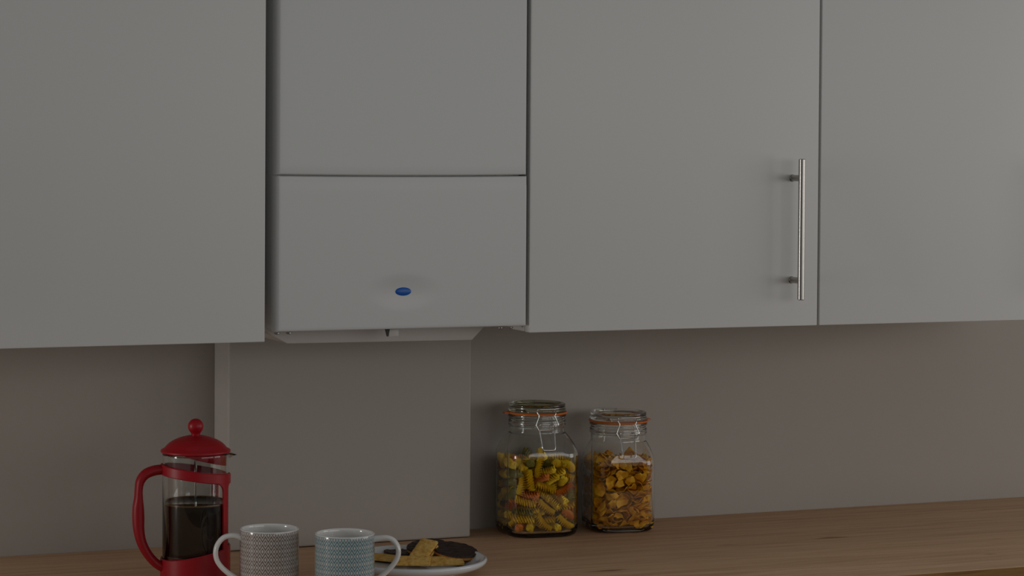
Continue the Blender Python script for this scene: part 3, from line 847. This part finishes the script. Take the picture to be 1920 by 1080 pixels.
FLAKES = """-414,-299,112,97,4,24,-10
-208,-419,102,87,-11,15,46
-31,-413,109,60,-18,11,77
394,-290,117,1,-94,-33,1
-277,-97,93,88,2,-19,43
-88,-153,97,61,6,8,-78
65,-136,95,49,17,2,85
224,-233,114,1,42,-91,-2
-405,144,141,4,7,100,3
-32,-2,142,1,98,18,5
175,186,107,58,14,11,-79
393,23,94,13,-8,-2,-99
-370,325,161,9,38,-92,0
-63,248,101,98,-5,-12,-15
65,395,92,93,-6,5,-35
203,293,113,1,91,42,0
-336,-397,196,36,-8,-88,30
-161,-424,173,15,-7,-7,-98
29,-269,169,6,-99,11,7
396,-298,156,17,-19,-23,94
-408,-122,189,62,26,-69,25
-133,-126,156,22,7,-14,96
217,-109,112,78,-18,-15,-58
383,-171,132,20,97,-7,-6
-403,136,181,64,2,-10,-76
-166,26,166,5,76,-63,15
63,49,143,2,-9,-11,-99
260,70,108,74,-12,21,-63
-265,219,99,98,3,19,-3
-180,401,103,10,-2,-11,-99
200,416,160,11,33,-93,10
361,368,98,50,10,3,86
-292,-272,138,75,17,15,62
-109,-258,148,97,12,-18,-8
153,-392,166,0,73,67,14
293,-405,158,24,-34,91,-3
-398,-16,190,42,53,71,19
-84,-106,231,8,-99,-15,3
87,-42,178,20,-11,27,-93
395,-126,161,17,41,-88,18
-248,82,190,7,-81,27,52
-97,115,190,36,60,-69,18
79,128,211,20,44,87,-13
397,195,130,8,-13,-98,9
-324,374,252,14,20,-94,-22
-147,371,179,2,78,-62,-10
4,411,156,66,14,-5,73
376,345,163,11,-14,-98,-2
-232,-249,244,4,-56,-83,-6
-148,-293,236,26,19,-15,94
128,-421,243,28,96,-4,8
320,-388,196,56,2,-17,-81
-481,-17,300,40,60,34,61
-101,-104,262,92,5,2,-38
99,-96,212,91,34,3,23
372,-66,185,5,-14,-96,24
-241,52,246,65,-37,17,-65
-155,208,189,91,-26,32,7
269,96,171,71,19,3,68
401,308,179,71,20,-5,68
-291,256,294,3,99,10,-12
-148,390,235,14,-41,-90,0
118,391,234,1,35,-93,-10
284,389,191,59,1,-5,-80
-282,-401,255,94,-21,-3,-26
-84,-418,300,15,37,-88,-24
191,-298,241,23,54,80,-12
345,-229,213,64,3,-11,-76
-285,-112,315,18,-95,-24,4
-159,-101,338,11,-68,-72,-3
79,-208,254,18,-19,-93,-24
400,-36,217,9,-4,-97,20
-434,173,310,2,-95,11,-30
-84,81,304,33,93,-10,-13
18,233,235,7,-93,-33,15
432,105,172,11,-77,-62,12
-241,392,347,12,24,-96,-3
-72,324,219,39,-12,16,-90
175,419,259,20,10,18,-96
201,251,243,10,-94,-27,-17
-406,-282,268,0,65,67,-35
-38,-411,374,7,99,2,-11
40,-347,220,68,29,-19,-65
254,-190,230,28,7,-25,-92
-282,-1,358,93,-33,-6,-11
-99,-244,335,18,-19,-97,-2
53,-161,303,21,20,-19,94
394,69,267,2,30,95,9
-224,158,365,24,16,-91,30
-87,132,292,92,-37,13,0
68,67,321,31,-76,-49,29
419,138,233,1,-80,-60,1
-371,358,333,94,26,5,-21
-51,341,307,2,-92,-39,-1
117,288,252,42,8,7,-90
328,393,245,95,2,-12,-29
-297,-237,284,48,10,-3,-87
78,-424,324,71,2,44,54
247,-392,318,5,59,79,15
377,-324,294,4,-36,-93,-5
-388,-103,348,96,-4,24,16
-135,-67,388,10,83,-54,-10
58,-47,362,11,10,-94,-31
408,38,290,87,21,-14,43
-411,230,378,5,-13,15,-98
-164,247,374,5,42,85,-32
179,88,297,16,-62,-75,17
413,208,251,85,-33,-7,41
-279,397,409,86,-33,32,24
-136,389,363,7,92,-37,-8
274,447,402,49,-41,59,50
358,374,324,13,38,91,8
-470,-205,352,84,-7,53,-6
-233,-401,329,41,-6,-9,-90
158,-376,390,6,-57,-79,21
409,-294,347,7,85,49,-15
-310,-173,388,95,6,26,-18
-60,-46,408,2,4,-15,99
209,-110,271,95,-9,16,-23
414,-60,287,61,18,19,-75
-446,118,435,4,-36,18,-91
-58,73,430,15,-94,12,28
289,75,343,5,-60,80,-4
389,263,299,15,-23,91,-32
-381,324,440,99,13,4,-1
-38,229,346,94,0,23,26
73,408,313,66,8,-6,75
277,236,299,99,-9,-8,5
-371,-343,379,6,86,46,21
-247,-449,444,65,-38,-14,-64
199,-405,435,97,-19,-17,-1
342,-382,408,11,97,20,4
-405,-10,450,44,9,-3,89
-64,-194,382,87,18,10,-45
137,-99,395,16,41,-89,-12
418,-113,335,20,-74,62,14
-352,130,460,48,-40,7,-78
-206,218,422,4,11,6,99
184,94,409,6,-8,93,34
348,231,378,17,13,-29,93
-111,398,512,20,-29,-94,-3
-53,394,398,3,-97,22,9
137,231,398,37,80,-18,43
380,325,356,30,16,-8,-94
-385,-372,467,37,-49,77,-21
-97,-310,382,99,8,-11,6
118,-285,369,83,-52,-19,4
286,-164,331,69,10,44,57
-207,-138,526,22,-64,-73,12
-1,-148,462,7,-99,2,13
158,-76,412,94,-2,29,-17
406,-138,349,88,21,6,-41
-410,202,521,68,-14,8,71
31,98,477,4,-95,15,27
191,68,424,90,41,-1,-14
354,147,381,39,-5,24,-89
-383,352,552,23,-24,5,-94
9,238,405,8,96,-9,-25
177,389,358,91,10,-5,-41
260,339,373,17,-45,85,-20
-406,-293,531,28,76,-52,26
-235,-357,461,3,-23,-22,-95
240,-299,402,65,-46,-45,-40
291,-402,450,19,-28,93,-14
-385,-23,614,24,-52,-82,-9
-142,-204,518,5,52,-83,-21
103,-242,468,30,93,4,21
416,-273,391,79,-26,-6,55
-247,93,543,19,87,-13,-44
-137,30,470,54,2,8,-84
350,135,478,54,-29,9,79
427,113,431,23,-75,-62,-4
-133,216,550,17,-47,-86,7
38,291,434,27,2,-96,7
179,398,420,76,-1,-16,63
344,390,443,48,13,-24,83
-399,-237,593,43,57,70,-5
-86,-320,485,86,13,-1,49
207,-402,509,7,-9,0,99
377,-402,520,81,-45,-4,39
-395,-173,597,38,-40,-71,-43
36,-181,513,7,70,-71,-2
254,-137,468,3,97,0,-24
422,-224,427,89,-10,-26,-36
-258,-50,638,12,96,-6,-24
43,-3,525,14,-96,5,23
242,-13,489,45,11,12,-88
398,60,432,83,40,-20,33
-324,223,566,56,15,6,81
13,393,489,16,46,-87,-9
144,425,485,65,14,-19,72
296,359,503,16,-64,72,21
-414,-237,691,66,25,-45,55
-237,-473,585,5,11,54,84
47,-400,442,81,-18,-35,43
368,-301,531,36,90,15,21
-400,-156,735,11,-35,-89,-26
-11,-167,554,76,-21,18,59
133,-219,514,96,-4,13,27
394,-191,464,92,-30,-6,23
-347,25,702,35,93,8,2
72,223,514,3,89,40,-22
107,-22,532,13,-15,6,-98
400,-9,466,41,-80,40,16
-212,406,625,3,-83,-50,23
-34,386,552,8,-7,-99,-11
197,214,531,9,62,-78,5
414,226,487,83,-29,-16,-46
-397,-355,711,25,58,43,-65
-73,-435,516,20,25,69,-64
231,-415,638,24,96,0,11
263,-287,577,4,84,54,-4
-282,-208,588,13,-33,33,-87
-87,-115,594,3,47,-83,29
250,-177,609,16,57,80,-6
369,-166,497,5,-12,25,96
-420,195,687,2,-94,-27,-19
-109,154,608,12,-99,4,2
109,62,612,32,55,-77,-8
400,-60,494,25,-46,82,23
-295,390,742,15,-12,93,33
-55,339,575,23,0,-8,97
119,377,575,15,-40,-89,-16
260,232,563,6,87,47,-14
-209,-361,572,93,-30,7,21
-20,-393,605,12,-3,-93,35
69,-354,617,9,-59,-73,34
406,-290,614,7,84,53,3
-285,-170,802,3,93,-32,-20
-66,-14,572,64,-22,4,73
74,-161,645,2,93,-31,-20
378,-136,536,10,-12,26,95
-420,62,687,67,-31,-18,65
-39,137,669,7,-96,20,17
71,240,585,34,91,-23,-2
420,-7,587,1,80,60,-4
-433,372,766,81,24,47,-23
-148,396,635,78,7,14,-61
107,418,627,92,3,36,-16
420,271,517,64,-20,14,72
-173,-263,683,45,4,-70,-56
-76,-307,658,23,57,-79,-3
135,-316,608,97,-13,10,-18
415,-298,646,91,7,-25,31
-392,-98,797,61,-33,21,69
-122,0,642,9,83,55,-2
226,-76,634,14,88,46,-6
425,-145,614,71,-19,-2,67
-379,215,790,18,9,-96,-21
-252,139,624,38,-18,5,-91
213,49,586,94,-29,14,8
411,55,627,13,70,69,-10
-223,294,670,69,25,12,67
-10,315,629,24,8,-4,97
181,263,622,5,61,78,-15
404,304,553,91,-18,-17,-33
-244,-393,689,76,-9,24,-60
-47,-231,664,94,10,12,32
117,-409,660,7,-4,5,-100
386,-356,679,45,24,-11,-85
-263,-5,749,91,7,37,18
-175,-92,701,9,97,22,-2
169,-167,692,1,56,83,3
353,-179,654,91,-25,-14,30
-307,112,794,29,17,-92,-22
-155,117,686,24,1,37,-90
135,216,695,17,45,-85,-22
397,189,607,31,13,0,-94
-299,397,780,3,-17,12,-98
-27,281,710,0,51,-86,5
225,428,643,30,-2,24,-92
366,359,575,94,-10,-23,-24
-346,-349,768,96,-26,2,4
-52,-413,685,94,3,-15,-30
114,-341,707,75,-11,-14,-64
284,-306,681,97,17,-17,-2
-183,-164,754,95,-12,19,-20
-27,-40,702,13,-14,-98,8
143,-82,687,85,-19,-22,-45
326,-51,679,7,94,33,2
-412,48,833,75,0,-2,66
-97,120,832,31,-60,-70,-21
247,208,688,31,-25,-90,-21
391,134,678,10,39,91,8
-189,243,853,44,-24,-78,38
-44,384,705,59,-15,32,72
323,364,696,10,5,-97,-20
287,416,606,3,97,-9,21
-258,-430,844,53,64,-39,41
80,-457,825,74,-45,13,48
226,-397,821,20,-42,-87,18
303,-390,742,9,36,90,21
-411,-231,819,63,2,15,-76
-55,-13,745,16,-12,7,-98
126,-3,755,11,6,97,-20
316,-128,702,72,10,-4,-69
-253,122,862,10,88,27,-37
39,156,713,54,12,29,-78
234,78,675,98,8,-5,-18
389,75,725,6,43,90,7
-94,235,806,23,-97,-1,-12
-49,428,768,29,57,-75,18
203,388,750,7,-75,-63,-17
417,271,676,67,-4,4,74
-271,-340,885,23,97,12,-4
-136,-339,741,66,10,-6,74
63,-319,841,20,-2,96,-20
230,-200,727,50,3,-13,-86
-253,-45,857,85,19,7,49
-4,-55,806,7,45,-89,-9
94,-215,742,87,-3,-23,44
371,-194,747,84,-14,19,-50
-383,239,873,9,8,0,-99
-105,60,902,11,43,-82,-35
178,33,830,52,64,57,-1
327,-17,775,93,-18,30,-15
-398,290,961,64,2,-57,-51
-130,375,832,51,-4,-7,-86
112,302,746,85,-8,9,51
225,171,769,2,98,8,-18
-139,-297,892,17,-31,-93,5
-78,-451,842,2,46,-75,-48
229,-447,891,72,-47,-4,-50
377,-334,787,40,-12,1,91
-408,-27,990,0,44,-89,14
-93,-120,865,10,60,-78,-17
219,-91,818,3,99,-15,-7
433,-173,765,76,13,34,54
-307,124,966,5,100,3,-1
0,54,895,31,-86,-13,38
117,112,835,3,93,29,21
422,140,747,78,-13,-18,-59
-295,413,888,55,26,-1,79
60,413,808,0,-56,-79,24
215,405,783,66,8,-1,75
297,283,742,38,-25,1,-89
-318,-376,925,96,-14,-22,-10
-44,-256,811,50,56,60,27
64,-387,947,34,88,-27,20
412,-288,850,95,0,-26,18
-456,-215,938,0,-35,16,-92
19,-88,869,17,-87,-43,19
243,-170,865,6,-95,-31,2
400,-4,781,14,27,16,94
-405,115,1014,35,10,90,23
56,22,950,6,-96,9,27
204,154,910,30,95,-8,-3
357,155,815,5,-7,97,-22
-291,233,999,27,20,-41,-85
0,403,882,11,43,-90,4
172,341,831,42,4,-1,-91
371,341,770,24,54,-81,-4
-340,-375,1010,98,-17,-8,-2
-85,-435,951,72,69,2,4
234,-335,933,27,46,84,-11
408,-278,937,12,83,49,24
-218,-136,915,24,20,-13,94
6,-131,899,71,7,24,-66
181,-209,872,76,-16,-18,60
318,-138,887,27,61,-74,-14
-292,-3,1045,12,-97,-6,18
21,220,832,37,-4,10,92
182,228,948,6,22,-97,5
399,201,848,8,12,-97,18
103,184,955,31,32,-13,-88
-124,378,936,13,-91,-40,0
137,405,920,6,75,66,-2
360,367,832,10,-56,-82,5
-292,-261,1001,42,-58,-65,-24
-57,-364,915,26,-10,25,93
209,-334,963,20,15,-18,-95
340,-375,872,58,-29,-41,64
-366,-155,1083,17,-93,20,26
-43,-203,957,11,-13,-96,-23
171,-180,935,34,-22,-12,91
425,-128,855,18,91,-17,-33
-225,133,1033,69,-32,16,-63
146,-14,960,34,54,-64,-42
239,208,1003,12,-5,-97,-19
396,243,911,1,18,-98,-7
-196,242,921,94,14,29,15
27,348,949,10,-84,53,6
159,380,942,89,-14,6,-44
370,304,871,7,-100,-4,4
-374,-321,1071,66,-11,5,74
-198,-396,1024,10,95,9,27
107,-373,1033,40,3,-9,91
322,-167,958,16,71,-68,-7
-267,-184,1156,19,-95,21,11
-97,-261,1005,5,-97,-24,1
107,-294,964,16,16,-20,-95
445,-33,857,39,57,-72,-6
-436,50,1058,68,0,-73,-7
-101,52,1022,5,-77,62,-14
224,25,1005,18,80,-41,-39
396,138,889,54,21,-19,79
-81,237,972,74,1,11,-67
-61,370,997,4,-83,55,0
265,404,979,15,3,-2,-99
305,377,896,61,-3,-2,-79
-218,-336,1122,33,28,-87,-23
-82,-418,1146,48,-59,63,-16
171,-325,1116,16,84,51,-5
340,-365,997,7,58,-81,1
-394,-238,1203,11,1,98,17
-59,-283,1058,10,-23,-96,9
123,-183,985,46,7,-21,-86
408,-58,954,4,-88,47,-5
-316,19,1145,16,98,-5,13
25,81,1075,12,92,-21,-31
234,111,1077,22,-51,-83,9
422,95,948,24,-72,-64,-13
-151,205,1066,62,-16,-5,-77
53,403,1013,7,0,5,-100
244,407,1038,11,-3,8,-99
345,379,963,2,51,86,-1
-191,-426,1170,25,-43,-86,-15
13,-440,1118,47,-62,62,0
163,-446,1211,38,23,-76,48
250,-189,1020,80,-2,31,52
-414,-56,1211,26,45,82,23
-64,-192,1088,12,56,81,-11
69,-148,1069,8,79,-58,17
404,-102,977,66,5,-12,74
-415,224,1134,8,71,-67,-20
-186,-36,1063,42,41,-78,-23
262,205,1111,97,4,8,-21
356,97,1007,1,-22,-97,-14
25,170,1057,97,-22,10,-5
39,380,1087,3,85,53,2
218,289,1069,27,-14,6,-95
405,304,970,88,4,22,-42
-164,-29,1106,62,56,25,50
-7,-266,1206,14,-94,28,-16
68,-257,1111,92,-2,-1,-39
414,-269,985,72,2,-1,-69
-397,-140,1312,18,16,95,21
-31,-88,1078,84,-11,-28,-46
100,-76,1097,26,95,18,-5
296,-143,1043,96,-11,18,15
-210,86,1193,27,85,36,-26
-12,290,1183,19,41,-88,-15
258,-13,1011,83,38,41,0
460,41,1031,35,62,36,60
-329,403,1096,10,41,86,-28
-165,400,1006,97,-21,-10,-3
132,418,1147,3,14,-99,8
388,254,1016,26,-14,8,-95
-351,-367,1232,10,98,-8,15
-154,-242,1175,7,-89,17,-41
188,-353,1223,11,95,-22,-18
243,-224,1122,50,-10,6,86
-291,20,1268,10,20,-16,96
-31,-74,1139,83,-26,-20,45
155,-135,1135,81,-10,-13,-56
409,-114,1049,87,-14,0,-48
-377,162,1192,9,-75,-65,-10
-228,266,1190,19,92,-27,20
64,246,1214,4,89,46,-3
380,133,1049,60,8,15,-78
-332,367,1135,85,-9,-9,51
-108,388,1078,36,5,-25,-90
280,346,1110,48,-23,-3,-84
421,286,1078,9,77,-61,-14
-402,-280,1227,66,-10,-27,69
-93,-456,1243,70,-53,2,49
324,-234,1186,97,-6,-7,23
311,-385,1035,88,18,-7,43
-407,6,1272,52,-44,-7,73
-103,9,1219,85,32,-3,41
113,-125,1231,20,80,57,3
284,-85,1129,93,-17,28,-15
-371,111,1254,1,98,17,8
-39,80,1205,19,-43,-83,-30
103,57,1148,0,-80,18,58
388,39,1072,79,7,-1,-61
-217,315,1279,12,73,67,2
-203,405,1100,96,-27,-5,-7
311,386,1173,65,-27,37,61
414,288,1111,66,18,16,71
-165,-377,1246,20,-19,16,95
-245,-156,1181,98,2,14,-15
-4,-271,1247,71,7,-10,69
311,-399,1085,28,-7,11,-95
-435,-286,1369,5,-95,0,-30
-83,-52,1261,5,28,-88,-39
219,23,1210,73,-4,20,-66
404,-90,1123,11,31,-3,94
-329,253,1338,4,23,-93,-28
-20,273,1294,35,81,-42,-23
205,86,1127,4,-4,14,-99
380,51,1149,6,-98,-17,-4
-379,321,1212,38,6,-7,-92
-61,430,1180,35,94,1,-5
214,426,1291,57,66,34,36
420,275,1160,80,-15,19,-56
2,-129,1234,23,11,-9,96
290,-394,1210,82,-1,7,57
4,-421,1264,26,75,-21,57
479,-295,1129,65,-33,-66,16
-137,167,1241,88,20,-19,38
108,59,1238,18,-76,-62,9
328,52,1299,96,9,-24,-12
447,-109,1187,28,63,-69,-22
-417,153,1358,17,5,98,0
93,388,1246,43,85,-20,-22
256,233,1246,4,-56,74,37
406,79,1201,10,48,-87,7
-67,443,1311,71,24,-16,64
-150,420,1221,15,0,-39,-91
156,412,1216,23,-55,24,-77
384,357,1248,87,-6,40,-28
-233,-239,1251,85,-10,10,-52
-103,-304,1308,8,-7,13,99
469,-323,1287,62,-50,-46,39
379,-259,1104,29,-74,-57,-21
-395,69,1378,82,-9,-1,-56
71,-70,1300,23,12,-96,13
295,-91,1235,27,0,0,96
441,-89,1230,70,-27,32,-58
-179,312,1375,29,50,71,41
63,218,1261,24,20,11,94
403,151,1310,76,-21,-45,41
404,91,1253,12,49,-85,12
-250,393,1302,90,-38,-21,-2
56,323,1330,93,-16,23,-24
69,485,1246,55,50,53,-42
481,263,1267,37,64,-29,-60
-165,-127,1282,83,22,21,47
119,-246,1262,28,-21,17,-92
359,-228,1329,12,79,58,16
353,-383,1152,40,12,-12,-90
-292,-390,1279,12,8,-3,-99
177,-302,1309,86,35,32,16
188,15,1283,84,10,-8,-53
466,176,1325,2,-55,-22,81
-261,213,1347,94,-13,13,-28
35,64,1288,99,-10,-6,2
259,177,1234,66,31,33,-60
338,277,1281,16,18,-46,85"""
def unpack(s): return [[int(v) for v in r.split(',')] for r in s.split()]
def mesh_of(name, vf, m):
    me = bpy.data.meshes.new(name); me.from_pydata(*[vf[0], [], vf[1]]); me.shade_smooth(); me.set_sharp_from_angle(angle=.9)
    if m: me.materials.append(m)
    return me
shapes = [fusilli_mesh(i) for i in range(8)]
pm_ = {c: [mesh_of('pasta_spiral', s, M['pasta_'+c]) for s in shapes] for c in ('yellow', 'orange', 'green')}
rnd = random.Random(11)
T1, T2 = Quaternion((0, 0, 1), Z1), Quaternion((0, 0, 1), Z2)
for i, (x, y, z, a, b, c, d) in enumerate(r for r in unpack(PASTA) if r[2] < 1215):
    u = rnd.random(); colr = 'yellow' if u < .70 else ('orange' if u < .86 else 'green')
    o = link(bpy.data.objects.new('pasta_spiral', pm_[colr][i % 8]))
    o.rotation_mode = 'QUATERNION'; q = Quaternion((a, b, c, d)); q.normalize(); o.rotation_quaternion = T1 @ q
    o.location = T1 @ Vector((x*1e-4, y*1e-4, z*1e-4)) + Vector((*J1, 0))
    tag(o, {'yellow': 'yellow spiral pasta piece inside the taller jar', 'orange': 'orange-red spiral pasta piece inside the taller jar', 'green': 'dark green spiral pasta piece inside the taller jar'}[colr], 'pasta', colr+' pasta spirals in the jar')
fm = [mesh_of('cereal_flake', flake_mesh(i), M['flake']) for i in range(8)]
fl = [r for r in unpack(FLAKES) if r[2] < 1205]
cd = Vector((-.33, -.94, .35))
order = sorted(range(len(fl)), key=lambda i: -max(-fl[i][1]*1.0, -fl[i][0]*.95, (fl[i][2]-760)*1.0))
keep = set(order[:300]); core = []
for i, (x, y, z, a, b, c, d) in enumerate(fl):
    q = Quaternion((a, b, c, d)); q.normalize(); q = T2 @ q; L = T2 @ Vector((x*1e-4, y*1e-4, z*1e-4)) + Vector((*J2, 0))
    if i in keep:
        o = link(bpy.data.objects.new('cereal_flake', fm[i % 8])); o.rotation_mode = 'QUATERNION'; o.rotation_quaternion = q; o.location = L
        tag(o, 'golden toasted cereal flake inside the shorter jar', 'cereal', 'cereal flakes in the jar')
    else:
        V, F = flake_mesh(i % 8); core.append(([q @ Vector(v)+L for v in V], F))
o = mobj('cereal_flakes', *join_vf(*core), M['flake'], smooth=True, angle=.9)
tag(o, 'golden cereal flakes packed deep inside the shorter jar', 'cereal', kind='stuff')
